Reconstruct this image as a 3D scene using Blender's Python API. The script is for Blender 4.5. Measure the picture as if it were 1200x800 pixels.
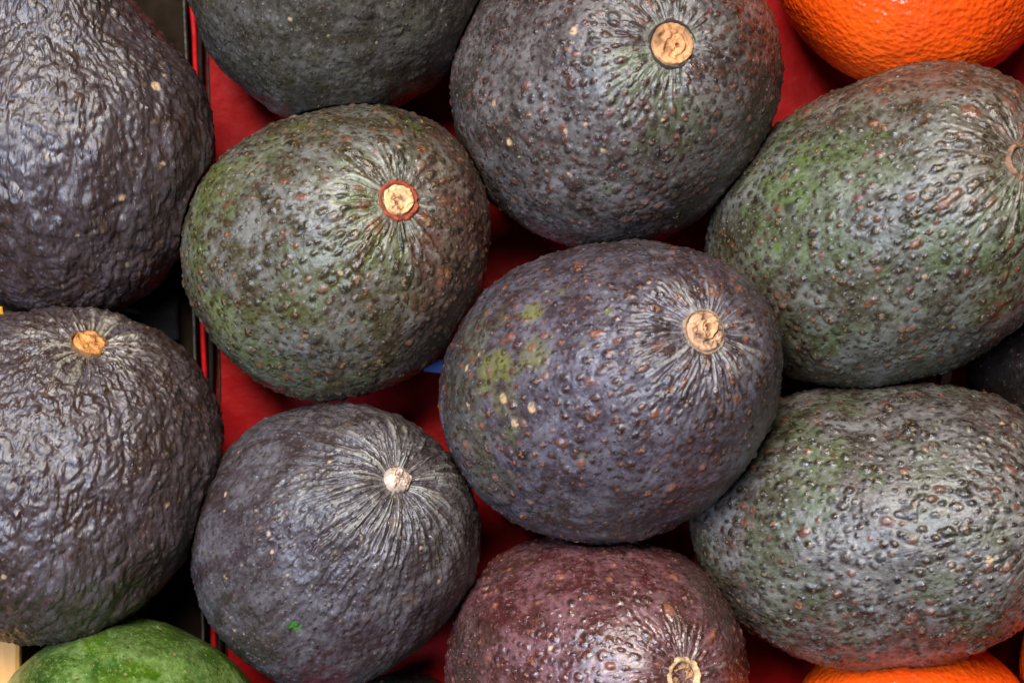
import bpy, math, time
import numpy as np
T0 = time.time()
scene = bpy.context.scene
for o in list(bpy.data.objects):
    bpy.data.objects.remove(o, do_unlink=True)

# ------------------------------------------------------------------ camera
PX = 0.0002                       # metres per photograph pixel at fruit-equator height
ZREF = 0.04
CAMD = 0.24 * 85 / 36
CAMZ = ZREF + CAMD
cam_d = bpy.data.cameras.new('camera')
cam_d.lens = 85; cam_d.sensor_width = 36
cam_d.dof.use_dof = True; cam_d.dof.focus_distance = CAMZ - .064; cam_d.dof.aperture_fstop = 24
cam_d.clip_start = 0.01; cam_d.clip_end = 20
cam = bpy.data.objects.new('camera', cam_d)
cam.location = (0, 0, CAMZ)
scene.collection.objects.link(cam)
scene.camera = cam

# ------------------------------------------------------------------ light
world = bpy.data.worlds.new('World'); scene.world = world; world.use_nodes = True
bg = world.node_tree.nodes['Background']
bg.inputs['Color'].default_value = (1.0, 0.97, 0.94, 1)
bg.inputs['Strength'].default_value = 0.03

def area(name, loc, target, size, size_y, power, col):
    d = bpy.data.lights.new(name, 'AREA'); d.shape = 'RECTANGLE'
    d.size = size; d.size_y = size_y; d.energy = power; d.color = col
    o = bpy.data.objects.new(name, d); scene.collection.objects.link(o)
    o.location = loc
    v = np.array(target, float) - np.array(loc, float)
    from mathutils import Vector
    o.rotation_euler = Vector(v).to_track_quat('-Z', 'Y').to_euler()
    return o
area('overhead_light', (-0.16, 0.55, 1.40), (0, 0, 0.04), 0.50, 0.50, 52.0, (1.0, 0.94, 0.85))
area('window_light', (-0.62, -0.10, 1.20), (-0.06, 0, 0.04), 0.50, 0.50, 27.0, (0.56, 0.71, 1.0))

scene.view_settings.view_transform = 'Standard'
scene.view_settings.look = 'None'
scene.view_settings.exposure = 0.0
scene.view_settings.gamma = 1.0
scene.render.engine = 'CYCLES'

# ------------------------------------------------------------------ helpers
def link(o, parent=None):
    scene.collection.objects.link(o)
    if parent is not None:
        o.parent = parent
    return o

def tag(o, label, cat, group=None):
    o['label'] = label; o['category'] = cat
    if group: o['group'] = group
    return o

def mesh_np(name, verts, quads, tris=None, smooth=True):
    me = bpy.data.meshes.new(name)
    quads = np.asarray(quads, np.int32).reshape(-1, 4)
    tris = np.zeros((0, 3), np.int32) if tris is None else np.asarray(tris, np.int32).reshape(-1, 3)
    nq, nt = len(quads), len(tris)
    me.vertices.add(len(verts)); me.vertices.foreach_set('co', np.asarray(verts, np.float32).ravel())
    me.loops.add(nq * 4 + nt * 3)
    me.loops.foreach_set('vertex_index', np.concatenate([quads.ravel(), tris.ravel()]))
    me.polygons.add(nq + nt)
    me.polygons.foreach_set('loop_start', np.concatenate([np.arange(nq) * 4, nq * 4 + np.arange(nt) * 3]).astype(np.int32))
    me.polygons.foreach_set('use_smooth', np.full(nq + nt, smooth))
    me.update(); me.validate()
    return me

def attr(me, name, rgba):
    a = me.attributes.new(name, 'FLOAT_COLOR', 'POINT')
    a.data.foreach_set('color', np.asarray(rgba, np.float32).ravel())

_rs = np.random.RandomState(7)
LAT = _rs.rand(64, 64, 64).astype(np.float32)
def noise(p):                      # value noise, -1..1
    p = np.asarray(p, np.float32); i = np.floor(p).astype(np.int32); f = p - i
    f = f * f * f * (f * (f * 6 - 15) + 10)
    x0, y0, z0 = (i[..., k] & 63 for k in range(3)); x1, y1, z1 = (x0 + 1) & 63, (y0 + 1) & 63, (z0 + 1) & 63
    fx, fy, fz = f[..., 0], f[..., 1], f[..., 2]
    a = LAT[x0, y0, z0] * (1 - fx) + LAT[x1, y0, z0] * fx
    b = LAT[x0, y1, z0] * (1 - fx) + LAT[x1, y1, z0] * fx
    c = LAT[x0, y0, z1] * (1 - fx) + LAT[x1, y0, z1] * fx
    d = LAT[x0, y1, z1] * (1 - fx) + LAT[x1, y1, z1] * fx
    return ((a * (1 - fy) + b * fy) * (1 - fz) + (c * (1 - fy) + d * fy) * fz) * 2 - 1
def fbm(p, n=3):
    s = 0; a = 1
    for k in range(n):
        s = s + a * noise(p * (2.03 ** k) + 17.3 * k); a *= .5
    return s
def sstep(a, b, x):
    t = np.clip((x - a) / (b - a), 0, 1); return t * t * (3 - 2 * t)

def nodes_of(name):
    m = bpy.data.materials.new(name); m.use_nodes = True
    nt = m.node_tree; b = nt.nodes['Principled BSDF']
    return m, nt, b
class NT:
    def __init__(s, nt): s.nt = nt; s.n = nt.nodes; s.l = nt.links
    def new(s, t, **kw):
        n = s.n.new(t)
        for k, v in kw.items(): setattr(n, k, v)
        return n
    def put(s, sock, v):
        if hasattr(v, 'is_linked') or hasattr(v, 'links'): s.l.new(v, sock)
        elif isinstance(v, (tuple, list)): sock.default_value = tuple(v) + ((1,) if len(v) == 3 and len(sock.default_value) == 4 else ())
        else: sock.default_value = v
    def mix(s, fac, a, b, mode='MIX'):
        n = s.new('ShaderNodeMix', data_type='RGBA', blend_type=mode)
        s.put(n.inputs[0], fac); s.put(n.inputs[6], a); s.put(n.inputs[7], b); return n.outputs[2]
    def math(s, op, a, b=0.0, clamp=False):
        n = s.new('ShaderNodeMath', operation=op, use_clamp=clamp); s.put(n.inputs[0], a); s.put(n.inputs[1], b); return n.outputs[0]
    def noise(s, vec, scale, detail=3, rough=.55, dist=0.0):
        n = s.new('ShaderNodeTexNoise'); s.put(n.inputs['Vector'], vec); n.inputs['Scale'].default_value = scale
        n.inputs['Detail'].default_value = detail; n.inputs['Roughness'].default_value = rough; n.inputs['Distortion'].default_value = dist
        return n.outputs['Fac']
    def rng(s, v, a, b, c=0.0, d=1.0):
        n = s.new('ShaderNodeMapRange'); s.put(n.inputs[0], v)
        for k, q in zip((1, 2, 3, 4), (a, b, c, d)): n.inputs[k].default_value = q
        return n.outputs[0]
    def obj(s, off=(0, 0, 0)):
        t = s.new('ShaderNodeTexCoord'); m = s.new('ShaderNodeMapping'); m.inputs['Location'].default_value = off
        s.l.new(t.outputs['Object'], m.inputs['Vector']); return m.outputs[0]
    def bump(s, h, strength, dist, normal=None):
        n = s.new('ShaderNodeBump'); n.inputs['Strength'].default_value = strength; n.inputs['Distance'].default_value = dist
        s.put(n.inputs['Height'], h)
        if normal is not None: s.l.new(normal, n.inputs['Normal'])
        return n.outputs[0]
    def attr(s, name):
        n = s.new('ShaderNodeAttribute'); n.attribute_name = name
        q = s.new('ShaderNodeSeparateColor'); s.l.new(n.outputs['Color'], q.inputs[0])
        return q.outputs[0], q.outputs[1], q.outputs[2], n.outputs['Alpha']

# ------------------------------------------------------------------ avocado skin material
def skin_material(name, P, seed):
    m, nt, b = nodes_of(name); N = NT(nt)
    v = N.obj((seed * 1.37, seed * 2.11, seed * .71))
    at = N.new('ShaderNodeAttribute'); at.attribute_name = 'flow'       # skin coordinates stretched along the meridians
    u = at.outputs['Vector']
    wart, wrand, tan, _ = N.attr('m1')
    green, streak, stemd, _ = N.attr('m2')
    tint, crease, _, _ = N.attr('m3')
    big = N.rng(N.noise(v, 45, 3, .55), .36, .64)
    mid = N.rng(N.noise(v, 190, 4, .6, .4), .38, .66)
    fin = N.noise(u, 800, 4, .65)
    def dk(c, sat=1.8, val=.53):
        g = sum(c) / 3
        return tuple(max(.003, (g + (x - g) * sat) * val) for x in c)
    P = dict(P); P['bloomc'] = dk(P['bloomc'], 1.5, .80); P['w1'] = dk(P['w1'], 1.0, .48); P['w2'] = dk(P['w2'], 1.0, .34); P['w3'] = dk(P['w3'], 1.0, .66)
    col = N.mix(big, dk(P['c1']), dk(P['c2']))
    col = N.mix(N.math('MULTIPLY', mid, .65), col, dk(P['c3']))
    # waxy grey bloom that rubs off in blotches
    blm = N.math('MULTIPLY', N.rng(N.noise(u, 130, 5, .66, .6), .42, .66), P.get('bloom', .5))
    col = N.mix(blm, col, P['bloomc'])
    col = N.mix(N.math('MULTIPLY', green, N.rng(mid, 0, 1, .45, 1.0)), col, P['green'])
    col = N.mix(N.math('MULTIPLY', tint, N.rng(mid, 0, 1, .5, .95)), col, P.get('tint', P['c2']))
    # pale corky fibres running to the stem
    st = N.math('MULTIPLY', streak, N.rng(stemd, 0.0, 1.0, P.get('streak', .6), 0.0), clamp=True)
    col = N.mix(st, col, P.get('streakc', (.33, .31, .27)))
    # fine pebbles between the warts
    vo = N.new('ShaderNodeTexVoronoi'); N.put(vo.inputs['Vector'], u); vo.inputs['Scale'].default_value = P.get('micro', 620)
    sp = N.new('ShaderNodeSeparateColor'); nt.links.new(vo.outputs['Color'], sp.inputs[0])
    size = N.rng(sp.outputs[0], 0, 1, .10, .42)
    dot = N.math('SUBTRACT', 1.0, N.math('DIVIDE', vo.outputs['Distance'], size), clamp=True)
    dotc = N.mix(N.rng(sp.outputs[1], .3, .7), P['w2'], tuple(min(1, 1.25 * x) for x in P['w1']))
    dotc = N.mix(N.rng(sp.outputs[1], .95, .97), dotc, (.26, .18, .10))  # a few tan cells: sparkle painted in as pale flecks
    col = N.mix(N.math('MULTIPLY', N.rng(dot, .1, .55), P.get('dotmix', .8)), col, dotc)
    # warts with a corky tip
    wc = N.mix(N.rng(wrand, .25, .75), P['w1'], P['w2'])
    wc = N.mix(N.rng(wrand, .84, .88), wc, P['w3'])
    wc = N.mix(N.math('MULTIPLY', N.rng(wart, .80, .98), N.rng(N.noise(v, 900, 2), .50, .60, 0, .5)), wc, P.get('tip', (.25, .17, .08)))
    col = N.mix(N.math('MULTIPLY', wart, P.get('wmix', .96)), col, wc)
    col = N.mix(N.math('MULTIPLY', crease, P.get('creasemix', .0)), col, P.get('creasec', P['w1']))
    col = N.mix(N.math('MULTIPLY', tan, N.rng(fin, .3, .6, .55, 1)), col, (.38, .25, .13))
    col = N.mix(N.rng(fin, .54, .68, 0, P.get('speck', .40)), col, P['bloomc'])
    col = N.mix(N.rng(fin, .36, .47, .65, 0), col, P['w2'])
    glint = N.noise(u, 1900, 2, .5)
    col = N.mix(N.rng(glint, .66, .72, 0, .5), col, tuple(min(.5, x * 1.9) for x in P['bloomc']))  # tiny bright glints put into the skin colour as pale flecks
    nt.links.new(col, b.inputs['Base Color'])
    rg = N.math('ADD', N.rng(N.noise(u, 300, 3, .6), .3, .7, P.get('r0', .25), P.get('r1', .46)), N.math('MULTIPLY', tan, .3))
    rg = N.math('SUBTRACT', rg, N.math('MULTIPLY', wart, .10))
    nt.links.new(rg, b.inputs['Roughness'])
    b.inputs['Specular IOR Level'].default_value = P.get('spec', .45)
    b.inputs['Coat Weight'].default_value = P.get('coat', .03)
    b.inputs['Coat Roughness'].default_value = .25
    fb = P.get('fb', .85)
    n1 = N.bump(dot, min(1, .8 * fb), .00030 * P.get('dotb', 1.0))
    n2 = N.bump(N.noise(u, 1100, 5, .66), min(1, .7 * fb), .00035, n1)
    n3 = N.bump(N.noise(u, 380, 4, .62, .8), min(1, .5 * fb), .00045, n2)
    nt.links.new(n3, b.inputs['Normal'])
    return m

def stem_material():
    m, nt, b = nodes_of('corky_stem'); N = NT(nt)
    v = N.obj()
    r = N.new('ShaderNodeAttribute'); r.attribute_name = 'col'
    f = N.noise(v, 1600, 5, .7)
    col = N.mix(N.rng(f, .35, .7, .0, .55), r.outputs['Color'], (.20, .10, .045), 'MULTIPLY')
    col = N.mix(N.rng(f, .35, .7, .0, .35), r.outputs['Color'], col)
    nt.links.new(col, b.inputs['Base Color']); b.inputs['Roughness'].default_value = .75
    b.inputs['Specular IOR Level'].default_value = .3
    nt.links.new(N.bump(N.noise(v, 2200, 4, .7), .8, .0003), b.inputs['Normal'])
    return m
STEM_MAT = stem_material()

# ------------------------------------------------------------------ fruit bodies
def profile(t, a, b, k, n):
    c = np.cos(t); r = a * np.sin(t) * (1 - k * c)
    if n: r = r * (1 - n / (1 + np.exp(-(c - .35) / .13)))
    return r, b * c

class Body:
    """smooth lumpy fruit body: axis, profile and a low-order waist outline"""
    def __init__(s, cx, cy, a, asp, tilt, az, four, k, n, floor):
        s.a, s.b, s.k, s.n, s.four = a, a * asp, k, n, four
        s.d = np.array([math.sin(tilt) * math.cos(az), math.sin(tilt) * math.sin(az), math.cos(tilt)])
        s.e = np.array([math.cos(tilt) * math.cos(az), math.cos(tilt) * math.sin(az), -math.sin(tilt)])
        s.f = np.cross(s.d, s.e)
        t, p = np.meshgrid(np.linspace(0, np.pi, 60), np.linspace(0, 2 * np.pi, 60), indexing='ij')
        s.c = np.zeros(3)
        s.c = np.array([cx, cy, floor - s.point(t, p)[..., 2].min()])
        s.floor = floor
    def wf(s, x, y):
        ph = np.arctan2(y, x)
        return 1 + sum(s.four[2 * m] * np.cos((m + 2) * ph) + s.four[2 * m + 1] * np.sin((m + 2) * ph) for m in range(3))
    def point(s, t, p):
        r, z = profile(t, s.a, s.b, s.k, s.n)
        w = (r * np.cos(p))[..., None] * s.e + (r * np.sin(p))[..., None] * s.f + z[..., None] * s.d
        f = s.wf(w[..., 0], w[..., 1]); w[..., 0] *= f; w[..., 1] *= f
        return w + s.c
    def depth(s, w):
        v = w - s.c; v = v.copy(); f = s.wf(v[..., 0], v[..., 1]); v[..., 0] /= f; v[..., 1] /= f
        z = v @ s.d; rr = np.linalg.norm(v - z[..., None] * s.d, axis=-1)
        c = np.clip(z / s.b, -1, 1); r, _ = profile(np.arccos(c), s.a, s.b, s.k, s.n)
        g = r - rr
        return np.where(np.abs(z) < s.b, g, -1.0)

BODIES = {}
def body(key, p, k, n=0.0, floor=0.0):
    four = list(p[6:]) + [0] * (12 - len(p))
    BODIES[key] = Body(p[0], p[1], p[2], p[3], p[4], p[5], four, k, n, floor)

body('A', [-0.0401, 0.0215, 0.0346, 1.2243, 0.4338, 0.5485, 0.021, 0.0212, -0.008, 0.0178, -0.0069, -0.0066], .08)
body('B', [0.0244, 0.0599, 0.0373, 1.2227, 0.2412, 0.3631, -0.001, 0.0285, 0.0036, 0.0086, 0.0025, 0.0013], .08)
body('C', [0.0887, 0.0268, 0.0372, 1.3225, 0.4995, 0.5073, 0.0315, 0.0455, -0.0175, -0.0038, -0.0093, -0.0031], .10)
body('D', [0.0233, -0.0105, 0.035, 1.3091, 0.4896, 0.6283, 0.0463, 0.0145, -0.0026, 0.0165, 0.0034, 0.0049], .10, 0, .012)
body('E', [-0.0414, -0.047, 0.0323, 1.2203, 0.6539, 0.7945, 0.0047, 0.0013, 0.0161, 0.0031, 0.0073, -0.0022], .08)
body('F', [0.0205, -0.0777, 0.0336, 1.2514, 0.4481, 0.2634, 0.0063, -0.0016, -0.0003, 0.0092, -0.0042, 0], .10)
body('G', [0.0873, -0.0426, 0.0354, 1.3262, 0.7322, 0.1048, 0.0476, 0.0117, -0.0217, 0.0161, -0.0104, -0.0008], .10)
body('H', [-0.0408, 0.0889, 0.0347, 1.2499, 0.3886, 1.0997, 0, 0, 0, 0, 0, 0], .10)
body('I', [-0.1051, 0.0554, 0.0336, 1.5958, 1.1238, 1.5783, 0.0079, -0.0026, 0.0049, -0.005, 0.0002, -0.0042], .10, .62)
body('J', [-0.1082, -0.0307, 0.0387, 1.0306, 0.9884, 1.1762, 0.0057, 0.037, 0.0031, 0.0241, -0.0095, 0.01], .0)
body('K', [-0.0885, -0.1015, 0.0348, 1.2495, 0.2914, -0.4551, 0, 0, 0, 0, 0, 0], .10)
body('L', [0.1335, -0.0085, 0.0225, 1.2, 0.43, 1.07], .10)
body('M', [-0.0262, -0.0985, 0.0165, 1.25, 0.45, -1.32], .10)
body('O1', [0.0955, 0.0945, 0.0348, .97, 0.3, 1.0], 0.0)
body('O2', [0.0955, -0.1000, 0.0318, .97, 0.4, 2.0], 0.0)
body('O3', [0.1530, -0.0800, 0.0318, .97, 0.2, 0.4], 0.0)
# where two fruits press together the first one keeps its shape
FIRM = ['O1', 'O2', 'O3', 'D', 'A', 'B', 'C', 'G', 'E', 'F', 'H', 'J', 'I', 'K', 'L', 'M']

def ray_px(px, py):
    return np.array([0, 0, CAMZ]), np.array([(px - 600) * PX, (400 - py) * PX, -CAMD])

def grid_faces(nt, npp):
    i = np.arange(nt - 1)[:, None]; j = np.arange(npp)[None, :]; j1 = (j + 1) % npp
    q = np.stack([i * npp + j, (i + 1) * npp + j, (i + 1) * npp + j1, i * npp + j1], -1).reshape(-1, 4) + 1
    last = 1 + nt * npp; jj = np.arange(npp); jn = (jj + 1) % npp
    top = np.stack([np.zeros(npp, int), 1 + jj, 1 + jn], -1)
    bot = np.stack([np.full(npp, last), 1 + (nt - 1) * npp + jn, 1 + (nt - 1) * npp + jj], -1)
    return q, np.concatenate([top, bot])

def squeeze(key, W):
    me = BODIES[key]; firmer = FIRM[:FIRM.index(key)]
    for _ in range(3):
        for k in firmer:
            o = BODIES[k]
            if np.linalg.norm(o.c - me.c) > .13: continue
            dp = o.depth(W) + .0007; hit = dp > 0
            if hit.any():
                v = me.c - W[hit]; v /= np.linalg.norm(v, axis=-1, keepdims=True)
                W[hit] += v * dp[hit][:, None] * 1.05
    return W

def normals(W):
    du = np.gradient(W, axis=0); dv = np.roll(W, -1, 1) - np.roll(W, 1, 1)
    n = np.cross(du, dv); n /= np.linalg.norm(n, axis=-1, keepdims=True) + 1e-20
    return n

def avocado(key, label, P, stem=None, nt=320, npp=430, group='avocados'):
    bd = BODIES[key]; rs = np.random.RandomState(abs(hash(key)) % 1000 if False else ord(key) * 7)
    # rows evenly spaced along the meridian, denser toward the stem
    tt = np.linspace(0, np.pi, 2000); r_, z_ = profile(tt, bd.a, bd.b, bd.k, bd.n)
    arc = np.concatenate([[0], np.cumsum(np.hypot(np.diff(r_), np.diff(z_)))]); LEN = arc[-1]
    tl = math.acos(bd.d[2])
    dens = (1 + .9 * np.exp(-arc / .014)) * (1 - .72 * sstep(np.pi / 2 + tl + .10, np.pi / 2 + tl + .5, tt))
    cum = np.concatenate([[0], np.cumsum(np.diff(arc) * dens[1:])]); cum /= cum[-1]
    u = (np.arange(nt) + .5) / nt
    t = np.interp(u, cum, tt); s = np.interp(t, tt, arc)
    pf = np.linspace(0, 2 * np.pi, 2001); pw = 1 - .55 * math.sin(tl) * np.cos(pf); pc = np.concatenate([[0], np.cumsum(pw[1:])]); pc /= pc[-1]
    p = np.interp(np.arange(npp) / npp, pc, pf)                # more columns on the exposed side
    T, PH = np.meshgrid(t, p, indexing='ij'); S = np.repeat(s[:, None], npp, 1)
    W = bd.point(T, PH)
    off = rs.rand(3) * 40
    L = (W - bd.c)
    n0 = normals(W)
    if ((n0 * L).sum(-1)).mean() < 0: n0 = -n0
    near = np.exp(-S / P.get('nearlen', .016))               # 1 at the stem, fading
    # dished shoulder round the stem
    sr = stem['r'] if stem else .003
    dish = -P.get('dish', .0024) * np.exp(-(S / (sr * 1.7)) ** 2) + P.get('shoulder', .0004) * np.exp(-((S - sr * 3) / (sr * 1.5)) ** 2)
    lump = P.get('lump', .0007) * fbm(L * 55 + off, 2) + P.get('dent', .00022) * fbm(L * 170 + off, 3)
    # radial streaks: constant count round the stem
    ka = P.get('ka', 9.0)
    q = np.stack([np.cos(PH) * ka, np.sin(PH) * ka, S * 95], -1) + off
    q = q + .35 * noise(L * 260 + off)[..., None]
    strk = fbm(q, 3)
    ridge = 1 - np.abs(noise(q * 1.35 + 5.1)) * 2
    D = dish + lump + near * P.get('ridge', .0004) * (strk * .7 + ridge * .5) * sstep(sr * .8, sr * 1.6, S)
    # leathery wrinkles running along the meridians
    creasev = np.zeros_like(S)
    if P.get('wrinkle', 0):
        R = np.linalg.norm(L - (L @ bd.d)[..., None] * bd.d, axis=-1)
        wk = P.get('wk', 210.)
        qq = np.stack([np.cos(PH) * np.maximum(R, .006) * wk, np.sin(PH) * np.maximum(R, .006) * wk, S * wk * .42], -1) + off
        qq = qq + .8 * np.stack([noise(qq * .6 + 3), noise(qq * .6 + 9), noise(qq * .6 + 21)], -1)
        w1 = np.abs(noise(qq)); w2 = np.abs(noise(qq * 2.1 + 4)); w3 = noise(qq * 4.3 + 2)
        D += P['wrinkle'] * (w1 ** .6 * 1.1 + w2 ** .6 * .75 + np.abs(w3) ** .7 * .35)
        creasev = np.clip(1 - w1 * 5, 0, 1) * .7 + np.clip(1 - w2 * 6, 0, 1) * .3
    # warts -----------------------------------------------------------------
    WN = noise(L * 1000 + off + 31)
    H = np.zeros_like(S); wart = np.zeros_like(S); wr = np.full_like(S, .5)
    sp = P.get('spacing', .0034) * .84
    area_ = 2 * np.pi * bd.a * LEN * .62
    ncand = int(area_ / sp ** 2 * 3.0)
    rT = np.interp(T[:, 0], tt, r_)
    cdf = np.cumsum(rT * np.gradient(s)); cdf /= cdf[-1]
    acc = np.zeros((0, 3)); pts = []
    ci = np.interp(rs.rand(ncand), cdf, np.arange(nt)); cf = rs.rand(ncand) * 2 * np.pi; cj = np.interp(cf, np.append(p, 2 * np.pi), np.arange(npp + 1))
    cls = noise(np.stack([ci * .035, np.cos(cf) * 5, np.sin(cf) * 5], -1) + off)
    accp = np.empty((ncand, 3)); na = 0
    for c in range(ncand):
        i = int(ci[c]); j = int(cj[c]) % npp
        if s[i] < sr * 1.35: continue
        w = W[i, j]
        loc = sp * (1 - .25 * cls[c]) * (1 - .35 * np.exp(-s[i] / .010))
        if na and (((accp[:na] - w) ** 2).sum(1) < (loc * .78) ** 2).any(): continue
        accp[na] = w; na += 1; pts.append((ci[c], cj[c], cf[c]))
    ds = np.gradient(s)
    dpp = (np.roll(p, -1) - p) % (2 * np.pi)
    for (fi, fj, ff) in pts:
        i = int(fi); sz = np.exp(rs.randn() * .34 - .08)
        el = 1 + P.get('elong', 1.6) * np.exp(-s[i] / .013)
        rv = .80 * P.get('wr', .00078) * sz * (.62 + .38 * (1 - np.exp(-s[i] / .010))); ru = rv * el * (1 + .25 * rs.rand())
        hh = .66 * P.get('wh', .00042) * sz ** .6 * (.55 + .75 * rs.rand())
        di = int(min(2.4 * ru / ds[i], 60)) + 1
        dj = int(min(2.4 * rv / max(rT[i] * dpp[int(fj) % npp], 1e-5), npp // 3)) + 1
        i0, i1 = max(0, i - di), min(nt, i + di + 1)
        jj = (int(fj) + np.arange(-dj, dj + 1)); jm = jj % npp
        uu = (s[i0:i1] - np.interp(fi, np.arange(nt), s))[:, None] / ru
        vv = (((p[jm] - ff + np.pi) % (2 * np.pi) - np.pi)[None, :] * rT[i0:i1][:, None]) / rv
        ang = rs.randn() * .25; ca, sa = math.cos(ang), math.sin(ang)
        d2 = (uu * ca + vv * sa) ** 2 + (vv * ca - uu * sa) ** 2
        sub = np.ix_(np.arange(i0, i1), jm)
        d2 = d2 * (1 + .55 * WN[sub])
        g = np.exp(-(d2 / 1.0) ** 1.5)
        moat = -.30 * np.exp(-((np.sqrt(d2) - 1.45) / .38) ** 2)
        sub = np.ix_(np.arange(i0, i1), jm)
        h = hh * (g + moat * P.get('moat', 1.0))
        old = H[sub]
        H[sub] = np.where(np.abs(h) > np.abs(old), h, old)
        m = np.clip(1.25 * np.exp(-(d2 / 1.35) ** 1.8), 0, 1) * min(1, .72 + .4 * rs.rand())
        ow = wart[sub]; up = m > ow
        wart[sub] = np.where(up, m, ow)
        a_ = wr[sub]; a_[up] = rs.rand(); wr[sub] = a_
    H += P.get('grain', .00005) * fbm(L * 900 + off, 2)
    D = D + H
    # pits / rubbed dents with their own place
    tan = np.zeros_like(S); green = np.zeros_like(S)
    def at_px(px, py):
        o, d = ray_px(px, py); d = d / np.linalg.norm(d)
        v = W - o; al = v @ d; di = np.linalg.norm(v - al[..., None] * d, axis=-1)
        di = np.where(n0[..., 2] > .02, di, 9)
        return W.reshape(-1, 3)[np.argmin(di)]
    for (px, py, rr) in P.get('tan', []):
        c = at_px(px, py); dd = np.linalg.norm(W - c, axis=-1) / (rr * PX)
        dd = dd * (1 + .25 * noise(L * 1500 + off))
        tan = np.maximum(tan, 1 - sstep(.75, 1.15, dd)); D += .00012 * (1 - sstep(.6, 1.3, dd))
    for _ in range(P.get('ntan', 25)):
        i = rs.randint(nt); j = rs.randint(npp)
        if s[i] < .012: continue
        rr = .00028 + .00030 * rs.rand() ** 2
        dd = np.linalg.norm(W - W[i, j], axis=-1) / rr
        tan = np.maximum(tan, (1 - sstep(.7, 1.3, dd)) * .9)
    for (px, py, rr, am) in P.get('gpatch', []):
        c = at_px(px, py); dd = np.linalg.norm(W - c, axis=-1) / (rr * PX)
        dd = dd * (1 + .7 * fbm(L * 190 + off, 4))
        green = np.maximum(green, am * (1 - sstep(.45, 1.1, dd)))
    tintv = np.zeros_like(S)
    for (px, py, rr, am) in P.get('tpatch', []):
        c = at_px(px, py); dd = np.linalg.norm(W - c, axis=-1) / (rr * PX)
        dd = dd * (1 + .35 * fbm(L * 110 + off + 5, 3))
        tintv = np.maximum(tintv, am * (1 - sstep(.35, 1.1, dd)))
    green = np.maximum(green, P.get('gnoise', 0) * sstep(.1, .6, fbm(L * 75 + off + 9, 3)))
    W2 = W + n0 * D[..., None]
    W2 = squeeze(key, W2)
    base = np.array([bd.c[0], bd.c[1], bd.floor])
    W2[..., 2] = np.maximum(W2[..., 2], .0004)
    V = np.concatenate([W2[0].mean(0)[None], W2.reshape(-1, 3), W2[-1].mean(0)[None]]) - base
    q_, t_ = grid_faces(nt, npp)
    me = mesh_np('skin', V, q_, t_)
    fl = lambda x: np.concatenate([[x[0].mean()], x.ravel(), [x[-1].mean()]])
    stv = sstep(.05, .9, strk * .6 + ridge * .45)
    attr(me, 'm1', np.stack([fl(wart), fl(wr), fl(tan), fl(creasev)], -1))
    attr(me, 'm2', np.stack([fl(green), fl(stv), fl(np.clip(S / P.get('slen', .022), 0, 1)), fl(tintv)], -1))
    attr(me, 'm3', np.stack([fl(tintv), fl(creasev), fl(near), fl(near) * 0 + 1], -1))
    Rr = np.linalg.norm(L - (L @ bd.d)[..., None] * bd.d, axis=-1)
    flow = np.stack([Rr * np.cos(PH), Rr * np.sin(PH), S * P.get('flow', .6)], -1) + off * .01
    fa = me.attributes.new('flow', 'FLOAT_VECTOR', 'POINT')
    fa.data.foreach_set('vector', np.concatenate([flow[0].mean(0)[None], flow.reshape(-1, 3), flow[-1].mean(0)[None]]).astype(np.float32).ravel())
    me.materials.append(skin_material('avocado_skin_' + P['mat'], P, ord(key) - 64))
    root = bpy.data.objects.new('avocado', None); root.empty_display_size = .01
    root.location = base; link(root)
    tag(root, label, 'avocado', group)
    sk = bpy.data.objects.new('skin', me); link(sk, root)
    if stem:
        make_stem(bd, W2[0].mean(0), base, stem, root, rs)
    return root

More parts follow.
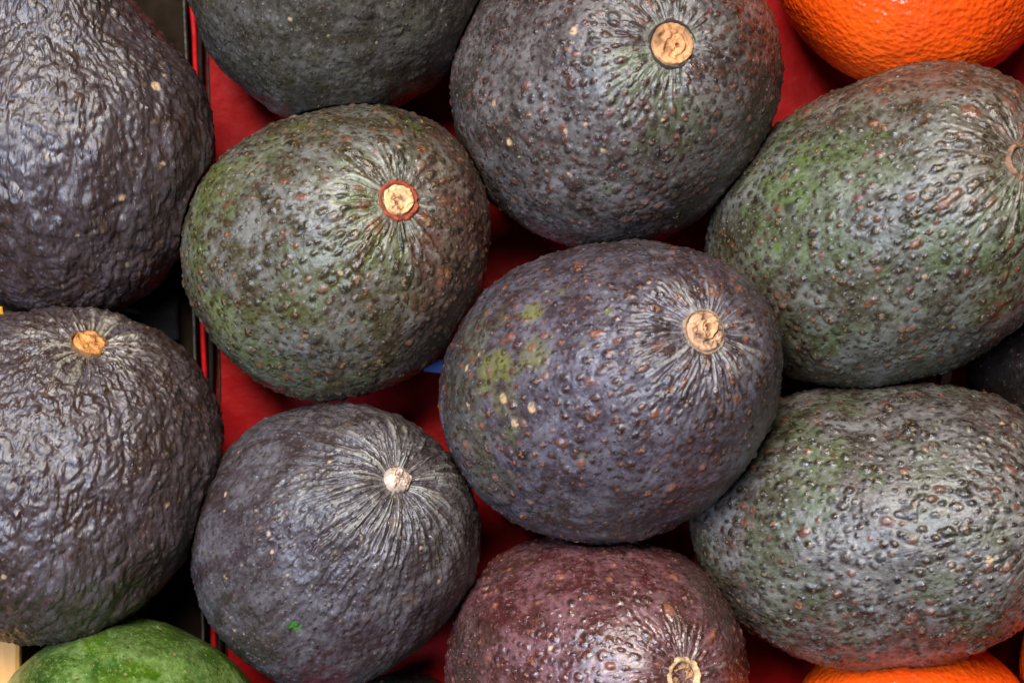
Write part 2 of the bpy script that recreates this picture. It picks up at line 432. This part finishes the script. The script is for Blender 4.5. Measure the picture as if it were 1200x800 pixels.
# ------------------------------------------------------------------ stems
def make_stem(bd, tip, base, P, root, rs):
    """corky stem stub: a polar height field (core) inside a bark rim"""
    R = P['r']; nr, na = 34, 72
    off = rs.rand(3) * 30
    f = np.concatenate([np.linspace(0.02, 1, nr)]); ph = np.arange(na) / na * 2 * np.pi
    Fr, PHI = np.meshgrid(f, ph, indexing='ij')
    wob = 1 + .05 * noise(np.stack([np.cos(PHI) * 2, np.sin(PHI) * 2, PHI * 0], -1) + off) + .03 * noise(np.stack([np.cos(PHI) * 6, np.sin(PHI) * 6, PHI * 0], -1) + off)
    rc = P.get('core', .74) * R
    X = Fr * rc * wob * np.cos(PHI); Y = Fr * rc * wob * np.sin(PHI)
    q = np.stack([X, Y, X * 0], -1) / R
    hgt = P.get('h', .0012)
    rough = fbm(q * 4 + off, 4) * P.get('rough', .0004)
    Z = hgt + P.get('dome', 0.0) * (1 - Fr ** 2) + rough
    col = np.tile(np.array(P['col']), Fr.shape + (1,)).astype(float)
    mott = fbm(q * 2.5 + off + 3, 3)[..., None]
    col = col * (1 + .45 * mott)
    col += np.array(P.get('col2', P['col'])) * 0
    ck = np.clip(1 - np.abs(noise(q * 3.1 + off + .6 * noise(q * 5 + 2)[..., None])) * 7, 0, 1) * sstep(-.2, .3, noise(q * 2 + off + 8))
    Z = Z - ck * .0004; col = col * (1 - .72 * ck[..., None])  # cracks are sunk, and their shade is also darkened into the colour
    # off-centre nub / ring / hole
    hx, hy = P.get('hole', (0.12, .05)); hr = P.get('hr', .16)
    dd = np.hypot(q[..., 0] - hx, (q[..., 1] - hy) * P.get('hasp', 1)) * (1 + .35 * fbm(q * 3 + off, 2))
    hole = 1 - sstep(hr * .55, hr * 1.25, dd)
    Z -= hole * P.get('hd', .0012)
    col = col * (1 - .55 * hole[..., None]) + np.array((.09, .035, .012)) * .55 * hole[..., None]
    if P.get('ring'):
        rr = P['ring']; step = 1 - sstep(rr * .92, rr * 1.02, dd)
        Z += step * P.get('rstep', .0006) - .0005 * np.exp(-((dd - rr * 1.04) / .05) ** 2)
        gro = np.exp(-((dd - rr * 1.03) / .035) ** 2)[..., None]
        col = col * (1 - .6 * gro) + np.array((.16, .06, .02)) * .6 * gro
        col = np.where(step[..., None] > .5, col * np.array(P.get('ringc', (1.15, 1.15, 1.1))), col)
    Z = Z * (1 - sstep(.86, 1.0, Fr)) + sstep(.86, 1.0, Fr) * (Z * .2 - .0012)
    def place(x, y, z):
        return tip[None] + x[:, None] * bd.e + y[:, None] * bd.f + z[:, None] * bd.d - base
    qf, tf = grid_faces(nr, na)
    V = np.concatenate([[[0, 0, Z[0].mean()]], np.stack([X, Y, Z], -1).reshape(-1, 3)])
    tf = tf[:na]
    me = mesh_np('stem', place(V[:, 0], V[:, 1], V[:, 2]), qf, tf)
    cc = np.concatenate([[col[0].mean(0)], col.reshape(-1, 3)]); cc = np.clip(cc, .004, .9)
    attr(me, 'col', np.concatenate([cc, np.ones((len(cc), 1))], 1))
    me.materials.append(STEM_MAT)
    so = bpy.data.objects.new('stem', me); link(so, root)
    # bark rim
    nb, nx = 96, 9
    A = np.arange(nb) / nb * 2 * np.pi; k = np.linspace(0, 1, nx)
    Kk, AA = np.meshgrid(k, A, indexing='ij')
    wv = noise(np.stack([np.cos(AA) * 3, np.sin(AA) * 3, Kk * 2], -1) + off); wv2 = noise(np.stack([np.cos(AA) * 11, np.sin(AA) * 11, Kk * 3], -1) + off)
    rad = rc * .93 + (R * (1.02 + .12 * wv) - rc * .93) * Kk + .00012 * wv2
    zz = P.get('rimh', .0009) * (np.sin(np.pi * np.clip(Kk * 1.02 + .06, 0, 1)) ** .7) * (1 + .3 * wv + .25 * wv2) - .0022 * sstep(.55, 1, Kk) - .0006 * (Kk < .01)
    rc_ = np.array(P.get('rimc', (.12, .035, .015))) * (1 + .5 * wv2[..., None] + .3 * wv[..., None])
    i = np.arange(nx - 1)[:, None]; j = np.arange(nb)[None]; j1 = (j + 1) % nb
    qr = np.stack([i * nb + j, (i + 1) * nb + j, (i + 1) * nb + j1, i * nb + j1], -1).reshape(-1, 4)
    mr = mesh_np('bark_rim', place((rad * np.cos(AA)).ravel(), (rad * np.sin(AA)).ravel(), zz.ravel()), qr)
    rcl = np.clip(rc_.reshape(-1, 3), .004, .9)
    attr(mr, 'col', np.concatenate([rcl, np.ones((len(rcl), 1))], 1))
    mr.materials.append(STEM_MAT)
    link(bpy.data.objects.new('bark_rim', mr), so)

# ------------------------------------------------------------------ setting: red tray, dark tray
def simple_mat(name, c, rough=.5, spec=.5, nscale=300, namp=.12, bumpd=.0001, c2=None, bscale=900):
    m, nt, b = nodes_of(name); N = NT(nt); v = N.obj()
    f = N.rng(N.noise(v, nscale, 4, .6), .3, .7)
    nt.links.new(N.mix(f, c, c2 if c2 else tuple(x * (1 - namp * 2) for x in c)), b.inputs['Base Color'])
    nt.links.new(N.rng(N.noise(v, nscale * 2, 3), .3, .7, rough - .08, rough + .08), b.inputs['Roughness'])
    b.inputs['Specular IOR Level'].default_value = spec
    nt.links.new(N.bump(N.noise(v, bscale, 3), .4, bumpd), b.inputs['Normal'])
    return m
RED = simple_mat('red_card', (.33, .0018, .0038), .5, .07, 110, .16, .0012, bscale=140)
DARK = simple_mat('black_plastic', (.006, .005, .005), .7, .12, 200, .2)
DARKG = simple_mat('dark_tray_floor', (.016, .009, .005), .8, .08, 90, .3)
PALE = simple_mat('pale_edge', (.040, .034, .026), .55, .2, 500, .4)  # thin pale strips along edges

def box(name, x0, x1, y0, y1, z0, z1, mat, parent=None, rot=0.0, bevel=.0004, wob=0.0):
    import bmesh
    bm = bmesh.new(); bmesh.ops.create_cube(bm, size=1)
    for v in bm.verts:
        v.co = ((x0 + x1) / 2 + v.co.x * (x1 - x0), (y0 + y1) / 2 + v.co.y * (y1 - y0), (z0 + z1) / 2 + v.co.z * (z1 - z0))
    if bevel: bmesh.ops.bevel(bm, geom=bm.edges[:], offset=bevel, segments=2, profile=.5, affect='EDGES')
    if wob:                                     # hand-cut edge: cut the strip into short runs and let them wander
        for k in range(1, 90):
            yy = y0 + (y1 - y0) * k / 90
            bmesh.ops.bisect_plane(bm, geom=bm.verts[:] + bm.edges[:] + bm.faces[:], plane_co=(0, yy, 0), plane_no=(0, 1, 0))
        for v in bm.verts:
            q = np.array([[v.co.y * 60 + x0 * 900, 3.3, 7.7 + z1 * 500], [v.co.y * 240 + x0 * 900, 1.3, 2.7 + z1 * 500]])
            nz = noise(q); w_ = wob * (nz[0] + .45 * nz[1])
            v.co.x += w_; v.co.z += .5 * w_ * (v.co.z > (z0 + z1) / 2)
    me = bpy.data.meshes.new(name); bm.to_mesh(me); bm.free(); me.materials.append(mat)
    o = bpy.data.objects.new(name, me); link(o, parent); o.rotation_euler.z = rot
    return o

tray = bpy.data.objects.new('red_tray', None); tray.empty_display_size = .02; link(tray)
tray.location = (-.0758, 0, 0); tray.rotation_euler.z = math.radians(1.8)
tag(tray, 'red card tray with a low side wall holding most of the avocados', 'tray')
box('tray_floor', .0, .30, -.20, .20, -.003, 0, RED, tray)
box('tray_wall', -.0015, -.0002, -.20, .20, -.003, .0065, RED, tray, wob=.00045)
box('inner_strip', .0000, .0012, -.20, .20, .0003, .0058, DARK, tray, bevel=.0003, wob=.0003)  # dark strip along the inner face of the wall
box('corner_crease', .0015, .0021, -.20, .20, .0002, .0008, PALE, tray, bevel=.0002, wob=.0003)

dtr = bpy.data.objects.new('dark_tray', None); dtr.empty_display_size = .02; link(dtr)
dtr.location = (-.0790, 0, 0); dtr.rotation_euler.z = math.radians(1.8)
tag(dtr, 'black plastic tray beside the red tray under the wrinkled avocados', 'tray')
box('tray_floor', -.16, -.0005, -.20, .20, -.003, 0, DARKG, dtr)
box('tray_wall', -.0001, .0010, -.20, .20, -.003, .0090, DARK, dtr, wob=.00035)
box('pale_lip', .0002, .0008, -.20, .20, .0087, .0094, PALE, dtr, bevel=.0001, wob=.00035)  # pale strip along the top of the wall

# ------------------------------------------------------------------ the avocados
STD = dict(bloomc=(.16, .155, .16), green=(.055, .085, .012), w1=(.060, .030, .020), w2=(.030, .022, .015), w3=(.13, .045, .022))
def PP(**k):
    d = dict(STD); d.update(k); return d
STEM_A = dict(r=.0052, core=.72, col=(.58, .32, .15), rimc=(.20, .035, .014), h=.0010, rimh=.0008, rough=.0007, hole=(-.15, -.1), hr=.10, hd=.0008)
STEM_B = dict(r=.0056, core=.90, col=(.42, .20, .085), rimc=(.025, .015, .010), h=.0012, rimh=.0004, rough=.0006, hole=(.12, -.12), hr=.10, hd=.0012, ring=.34, rstep=.0003)
STEM_C = dict(r=.0050, core=.62, col=(.10, .05, .025), rimc=(.16, .085, .05), h=-.0006, rimh=.0012, rough=.0005, hole=(0, 0), hr=.3, hd=.0010)
STEM_D = dict(r=.0051, core=.92, col=(.38, .22, .13), rimc=(.20, .13, .08), h=.0007, rimh=.0005, rough=.0008, hole=(.16, .06), hr=.15, hd=.0016, hasp=1.6, ring=.56, rstep=.0010, ringc=(1.45, 1.35, 1.15))
STEM_E = dict(r=.0040, core=.84, col=(.42, .31, .24), rimc=(.13, .06, .03), h=.0016, dome=.0010, rimh=.0004, rough=.0006, hole=(.4, -.3), hr=.06, hd=.0004)
STEM_F = dict(r=.0046, core=.66, col=(.26, .14, .065), rimc=(.42, .27, .14), h=.0002, rimh=.0013, rough=.0008, hole=(-.05, .05), hr=.26, hd=.0012)
STEM_J = dict(r=.0046, core=.88, col=(.44, .18, .050), rimc=(.10, .05, .02), h=.0009, dome=.0003, rimh=.0008, rough=.0006, hole=(.3, -.3), hr=.10, hd=.0008)

avocado('A', 'olive brown glossy avocado with a pale stem ringed in red bark', PP(mat='olive',
    c1=(.074, .064, .044), c2=(.066, .048, .034), c3=(.056, .054, .030), bloomc=(.185, .180, .168), bloom=.75, spacing=.0032, wr=.00085, wh=.00050,
    w1=(.070, .036, .016), w2=(.034, .026, .012), w3=(.15, .050, .022), streak=1.0, streakc=(.28, .27, .22), ridge=.00065, ka=7, elong=2.2, r0=.24, r1=.44,
    tint=(.078, .022, .020), tpatch=[(555, 250, 100, 1.0), (520, 290, 60, .9), (540, 150, 60, .8), (530, 350, 90, .8), (440, 455, 70, .5)],
    gpatch=[(250, 215, 40, .8), (262, 370, 45, .8), (300, 420, 60, .5), (440, 290, 45, .45), (425, 235, 30, .6), (230, 300, 40, .5)], gnoise=.35, green=(.085, .110, .018), ntan=18), STEM_A)
avocado('B', 'grey purple avocado with flat tan stem disc beside the upper orange', PP(mat='grey_purple', tip=(.22, .115, .07),
    c1=(.062, .050, .047), c2=(.050, .045, .036), c3=(.068, .056, .053), bloomc=(.186, .170, .166), bloom=.66, spacing=.0030, wr=.00080, wh=.00045,
    w1=(.066, .026, .020), w2=(.038, .022, .016), w3=(.12, .042, .028), streak=.7, streakc=(.22, .22, .19), ridge=.0005, ka=10,
    gpatch=[(760, 100, 40, .6), (770, 130, 35, .5), (735, 80, 25, .5), (800, 150, 50, .35)], green=(.065, .085, .022),
    tan=[(674, 38, 4), (600, 165, 4), (664, 154, 3), (708, 175, 3), (668, 205, 3.5), (580, 120, 4)], ntan=22), STEM_B)
avocado('C', 'large olive grey avocado in front of the upper orange', PP(mat='olive_grey',
    c1=(.070, .064, .046), c2=(.058, .050, .036), c3=(.078, .072, .056), bloomc=(.195, .195, .178), bloom=.75, spacing=.0030, wr=.00080, wh=.00052,
    w1=(.060, .032, .018), w2=(.034, .025, .013), w3=(.14, .044, .024), streak=.8, streakc=(.28, .23, .19), elong=2.4,
    tint=(.085, .055, .038), tpatch=[(1165, 150, 70, .8), (1080, 100, 60, .5)],
    gpatch=[(920, 215, 45, .9), (965, 195, 50, .6), (1110, 285, 40, .5), (1170, 290, 35, .5), (960, 290, 50, .4)], gnoise=.4, green=(.065, .100, .020), ntan=14), STEM_C)
avocado('D', 'blue purple avocado with yellow green blotches beside a few tan spots', PP(mat='blue_purple', tip=(.30, .14, .08),
    c1=(.060, .046, .052), c2=(.052, .041, .040), c3=(.064, .053, .062), bloomc=(.150, .140, .158), bloom=.65, spacing=.0031, wr=.00074, wh=.00042,
    w1=(.090, .034, .020), w2=(.044, .024, .018), w3=(.19, .070, .036), streak=1.0, streakc=(.33, .31, .28), ka=11, slen=.017, ridge=.0006, nearlen=.022, dent=.0004,
    tint=(.040, .040, .024), tpatch=[(530, 470, 80, .9), (560, 560, 70, .7), (540, 400, 50, .7), (700, 625, 110, .5)],
    gpatch=[(585, 430, 28, .95), (625, 410, 22, .9), (622, 365, 14, .9), (590, 470, 26, .5), (560, 400, 40, .35), (555, 520, 60, .3)], green=(.110, .105, .018),
    tan=[(623, 479, 5.5), (590, 466, 5), (604, 496, 4.5), (548, 432, 3.5), (551, 476, 3.5), (562, 414, 3)], ntan=35), STEM_D)
avocado('E', 'dark purple fine grained avocado with whitish stem and tiny green fleck', PP(mat='dark_purple', tip=(.22, .15, .10),
    c1=(.052, .038, .040), c2=(.047, .036, .033), c3=(.057, .047, .052), bloomc=(.136, .128, .135), bloom=.6, spacing=.0021, wr=.00048, wh=.00026,
    w1=(.060, .038, .026), w2=(.036, .027, .022), w3=(.15, .09, .05), wmix=.55, streak=1.0, streakc=(.29, .275, .235), ka=13, ridge=.0009, nearlen=.040, slen=.026, r0=.28, r1=.46, elong=2.0, dent=.00032,
    wrinkle=.00018, wk=330, gpatch=[(342, 733, 7, 1.0)], green=(.030, .16, .012), tan=[(265, 580, 3)], ntan=30, micro=800, flow=.45), STEM_E)
avocado('F', 'maroon red avocado with hollow rimmed stem', PP(mat='maroon', tip=(.30, .13, .08),
    c1=(.074, .028, .028), c2=(.058, .026, .023), c3=(.080, .040, .040), bloomc=(.235, .145, .155), bloom=.55, spacing=.0028, wr=.00070, wh=.00042,
    w1=(.110, .032, .020), w2=(.060, .024, .018), w3=(.24, .085, .045), streak=.8, streakc=(.29, .26, .23), ka=9, ntan=12, r0=.17, r1=.34, spec=.65,
    tint=(.036, .030, .022), tpatch=[(540, 770, 70, .9), (835, 690, 70, .7), (600, 660, 50, .5)]), STEM_F)
avocado('G', 'grey green avocado with dense dark warts lying across the lower orange', PP(mat='grey_green',
    c1=(.072, .060, .054), c2=(.060, .047, .037), c3=(.078, .068, .062), bloomc=(.205, .195, .185), bloom=.8, spacing=.0028, wr=.00082, wh=.00055,
    w1=(.044, .022, .015), w2=(.028, .020, .013), w3=(.13, .040, .024), streak=.6, streakc=(.27, .25, .22), elong=1.6,
    tint=(.17, .105, .050), tpatch=[(1010, 782, 45, .8), (960, 770, 35, .6), (1060, 778, 35, .6)],
    gnoise=.35, gpatch=[(960, 555, 45, .7), (930, 500, 40, .45), (985, 470, 40, .4)], green=(.060, .085, .022), tan=[(1158, 655, 4), (1175, 498, 3)], ntan=16), STEM_C)
avocado('H', 'dark grey green avocado showing its smooth blossom end above the olive one', PP(mat='dark_grey',
    c1=(.044, .037, .029), c2=(.038, .033, .023), c3=(.052, .045, .040), bloomc=(.125, .118, .112), bloom=.5, spacing=.0024, wr=.00055, wh=.00024, dent=.0004,
    w1=(.040, .028, .019), w2=(.028, .024, .017), w3=(.06, .05, .03), wmix=.5, gnoise=.3, green=(.040, .045, .016), ntan=30, micro=800), dict(STEM_E))
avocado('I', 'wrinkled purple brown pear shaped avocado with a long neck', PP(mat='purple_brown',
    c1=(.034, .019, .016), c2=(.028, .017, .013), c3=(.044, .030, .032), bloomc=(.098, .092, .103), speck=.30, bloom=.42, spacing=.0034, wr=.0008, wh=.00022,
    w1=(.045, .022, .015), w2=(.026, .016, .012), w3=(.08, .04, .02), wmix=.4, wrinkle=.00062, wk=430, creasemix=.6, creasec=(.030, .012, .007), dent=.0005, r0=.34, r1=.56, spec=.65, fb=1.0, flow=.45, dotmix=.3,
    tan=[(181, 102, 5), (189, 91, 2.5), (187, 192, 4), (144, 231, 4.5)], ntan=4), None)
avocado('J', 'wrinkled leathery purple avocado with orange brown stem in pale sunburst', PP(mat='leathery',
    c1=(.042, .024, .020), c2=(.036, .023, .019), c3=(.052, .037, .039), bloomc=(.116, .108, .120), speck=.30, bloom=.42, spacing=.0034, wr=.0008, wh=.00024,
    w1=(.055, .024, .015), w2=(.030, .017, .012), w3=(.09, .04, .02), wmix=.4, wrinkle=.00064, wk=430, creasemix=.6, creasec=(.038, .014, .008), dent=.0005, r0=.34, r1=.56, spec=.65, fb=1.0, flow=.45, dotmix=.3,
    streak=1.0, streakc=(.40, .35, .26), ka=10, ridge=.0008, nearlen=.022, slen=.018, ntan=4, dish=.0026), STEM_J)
avocado('K', 'smooth bright green avocado tucked below the leathery purple one', PP(mat='bright_green',
    c1=(.070, .130, .007), c2=(.018, .050, .007), c3=(.130, .175, .014), bloomc=(.19, .25, .12), bloom=.8, speck=.6, spacing=.0050, wr=.0008, wh=.00008,
    w1=(.10, .18, .03), w2=(.08, .15, .02), w3=(.2, .25, .08), wmix=.5, fb=.8, r0=.14, r1=.30, ntan=60, tint=(.035, .050, .014), tpatch=[(180, 735, 90, .8), (60, 770, 60, .5)]), None, 160, 200)
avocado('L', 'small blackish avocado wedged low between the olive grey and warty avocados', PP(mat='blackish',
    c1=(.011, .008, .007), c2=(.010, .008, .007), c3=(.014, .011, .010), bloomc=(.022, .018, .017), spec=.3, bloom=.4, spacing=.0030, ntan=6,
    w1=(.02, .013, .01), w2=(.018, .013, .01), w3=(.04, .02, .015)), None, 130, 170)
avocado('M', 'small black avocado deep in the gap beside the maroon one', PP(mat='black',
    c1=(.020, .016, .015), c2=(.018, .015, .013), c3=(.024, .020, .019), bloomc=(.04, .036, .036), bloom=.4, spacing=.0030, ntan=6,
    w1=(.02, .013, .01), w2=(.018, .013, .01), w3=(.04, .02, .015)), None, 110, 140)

# ------------------------------------------------------------------ oranges
def orange_material():
    m, nt, b = nodes_of('orange_peel'); N = NT(nt); v = N.obj()
    f = N.rng(N.noise(v, 60, 3), .35, .65)
    col = N.mix(f, (.62, .066, .002), (.54, .044, .002))
    vo = N.new('ShaderNodeTexVoronoi'); nt.links.new(v, vo.inputs['Vector']); vo.inputs['Scale'].default_value = 760
    pore = N.rng(vo.outputs['Distance'], .0, .42, 1, 0)
    col = N.mix(N.math('MULTIPLY', pore, .25), col, (.38, .022, .001))
    nt.links.new(col, b.inputs['Base Color'])
    b.inputs['Roughness'].default_value = .30; b.inputs['Specular IOR Level'].default_value = .5
    b.inputs['Subsurface Weight'].default_value = .12; b.inputs['Subsurface Radius'].default_value = (.004, .0012, .0004)
    b.inputs['Subsurface Scale'].default_value = .5
    n1 = N.bump(vo.outputs['Distance'], .8, .00038)
    nt.links.new(N.bump(N.noise(v, 1400, 3), .3, .0001, n1), b.inputs['Normal'])
    return m
OM = orange_material()
def orange(key, label, nt=230, npp=320):
    bd = BODIES[key]; off = np.array([ord(key[1]) * 3.3, 1, 5])
    T, PH = np.meshgrid((np.arange(nt) + .5) / nt * np.pi, np.arange(npp) / npp * 2 * np.pi, indexing='ij')
    W = bd.point(T, PH); L = W - bd.c; n0 = L / np.linalg.norm(L, axis=-1, keepdims=True)
    D = .0005 * fbm(L * 45 + off, 2)
    q = L * 640 + off; D += .00020 * np.minimum(np.abs(noise(q)) * 2, 1) + .00010 * noise(q * 1.7) + .0001 * noise(q * .5)
    W = W + n0 * D[..., None]; W = squeeze(key, W)
    base = np.array([bd.c[0], bd.c[1], 0]); W[..., 2] = np.maximum(W[..., 2], .0004)
    V = np.concatenate([W[0].mean(0)[None], W.reshape(-1, 3), W[-1].mean(0)[None]]) - base
    q_, t_ = grid_faces(nt, npp); me = mesh_np('orange', V, q_, t_); me.materials.append(OM)
    o = bpy.data.objects.new('orange', me); link(o); o.location = base
    return tag(o, label, 'orange', 'oranges')
orange('O1', 'bright orange with pitted peel behind the large olive grey avocado')
orange('O2', 'orange fruit peeking out under the grey green warty avocado', 150, 200)
orange('O3', 'shaded orange in the corner beside another orange', 150, 200)

# ------------------------------------------------------------------ scraps and oddments in the gaps
def sheet(name, rows, thick, mat, label, cat):
    """bent sheet from a grid of points, given real thickness"""
    G = np.array(rows, float); nr, nc = G.shape[:2]
    # refine by linear then smooth interpolation
    def refine(A, n, ax):
        x = np.linspace(0, A.shape[ax] - 1, n); i = np.minimum(x.astype(int), A.shape[ax] - 2); f = x - i; f = f * f * (3 - 2 * f) * .5 + f * .5
        sh = [1, 1, 1]; sh[ax] = n
        return np.take(A, i, ax) * (1 - f.reshape(sh)) + np.take(A, i + 1, ax) * f.reshape(sh)
    G = refine(refine(G, 14, 0), 14, 1); n = 14
    nn = np.cross(np.gradient(G, axis=0), np.gradient(G, axis=1)); nn /= np.linalg.norm(nn, axis=-1, keepdims=True)
    base = G.reshape(-1, 3).mean(0)
    V = np.concatenate([(G + nn * thick / 2).reshape(-1, 3), (G - nn * thick / 2).reshape(-1, 3)]) - base
    i, j = np.meshgrid(np.arange(n - 1), np.arange(n - 1), indexing='ij'); a = (i * n + j).ravel()
    q1 = np.stack([a, a + 1, a + n + 1, a + n], -1)[:, ::-1]; q2 = q1[:, ::-1] + n * n
    rim = np.concatenate([np.arange(n), np.arange(1, n) * n + n - 1, (n - 1) * n + np.arange(n - 2, -1, -1), np.arange(n - 2, 0, -1) * n])
    nx = np.roll(rim, -1); q3 = np.stack([rim, nx, nx + n * n, rim + n * n], -1)
    me = mesh_np(name, V, np.concatenate([q1, q2, q3])); me.materials.append(mat)
    o = bpy.data.objects.new(name, me); o.location = base; link(o)
    return tag(o, label, cat)
M_BLUE = simple_mat('blue_paper', (.08, .16, .45), .5, .4, 600, .1)
M_WHITE = simple_mat('white_paper', (.72, .72, .74), .6, .3, 600, .08)
M_FLAP = simple_mat('lit_red_card', (.55, .085, .028), .45, .35, 300, .12)  # red card, its orange lit edge put into the colour
M_YEL = simple_mat('yellow_plastic', (.50, .24, .02), .25, .5, 300, .1)
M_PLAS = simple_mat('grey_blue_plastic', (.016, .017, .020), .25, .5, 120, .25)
sheet('paper_scrap', [[(-.0215, -.0072, .020), (-.0172, -.0076, .022)], [(-.0205, -.0045, .021), (-.0165, -.0042, .025)]], .0002, M_BLUE,
      'tiny scrap of blue paper caught between the olive and blue purple avocados', 'paper')
sheet('paper_scrap', [[(.1070, -.0115, .0006), (.1095, -.0110, .0008)], [(.1078, -.0085, .0016), (.1102, -.0080, .0010)], [(.1090, -.0060, .0020), (.1105, -.0055, .0008)]], .0002, M_WHITE,
      'small torn scrap of white paper on the red tray floor', 'paper')
sheet('card_tab', [[(.0405, -.0430, .004), (.0428, -.0430, .012), (.0452, -.0440, .018)], [(.0412, -.0500, .004), (.0440, -.0510, .014), (.0470, -.0525, .020)], [(.0425, -.0580, .004), (.0455, -.0590, .013), (.0485, -.0600, .018)]], .0005, M_FLAP,
      'curled red card tab, coloured orange as if lit, standing between the maroon and warty avocados', 'card')
sheet('plastic_tag', [[(-.1320, .0020, .042), (-.1178, .0030, .043)], [(-.1320, .0090, .046), (-.1182, .0080, .046)]], .0006, M_YEL,
      'glossy yellow plastic tag between the two wrinkled avocados', 'tag')
sheet('gleam_plastic', [[(-.1010, .0020, .020), (-.0910, .0010, .012), (-.0825, .0000, .006)], [(-.1000, .0085, .022), (-.0910, .0075, .017), (-.0825, .0070, .010)], [(-.0980, .0150, .014), (-.0900, .0150, .008), (-.0825, .0150, .004)]], .0003, M_PLAS,
      'added fold of dark plastic bent to catch a gleam in the gap between the wrinkled avocados and tray wall', 'plastic')  # added sheet, curved with its first row raised to reflect a bluish gleam

def wood_material():
    m, nt, b = nodes_of('pale_wood'); N = NT(nt)
    t = N.new('ShaderNodeTexCoord'); mp = N.new('ShaderNodeMapping'); mp.inputs['Scale'].default_value = (1, .08, 1)
    nt.links.new(t.outputs['Object'], mp.inputs['Vector'])
    f = N.rng(N.noise(mp.outputs[0], 500, 5, .65, .5), .3, .7)
    nt.links.new(N.mix(f, (.55, .26, .045), (.42, .18, .03)), b.inputs['Base Color']); b.inputs['Roughness'].default_value = .6
    nt.links.new(N.bump(f, .3, .0003), b.inputs['Normal'])
    return m
wb = box('wooden_block', -.026, .026, -.045, .045, 0, .022, wood_material(), None, bevel=.0012)
wb.location = (-.1448, -.1125, .0004)
tag(wb, 'pale tan wooden block beside the bright green avocado', 'wood block')

print('built in', round(time.time() - T0, 1), 's')
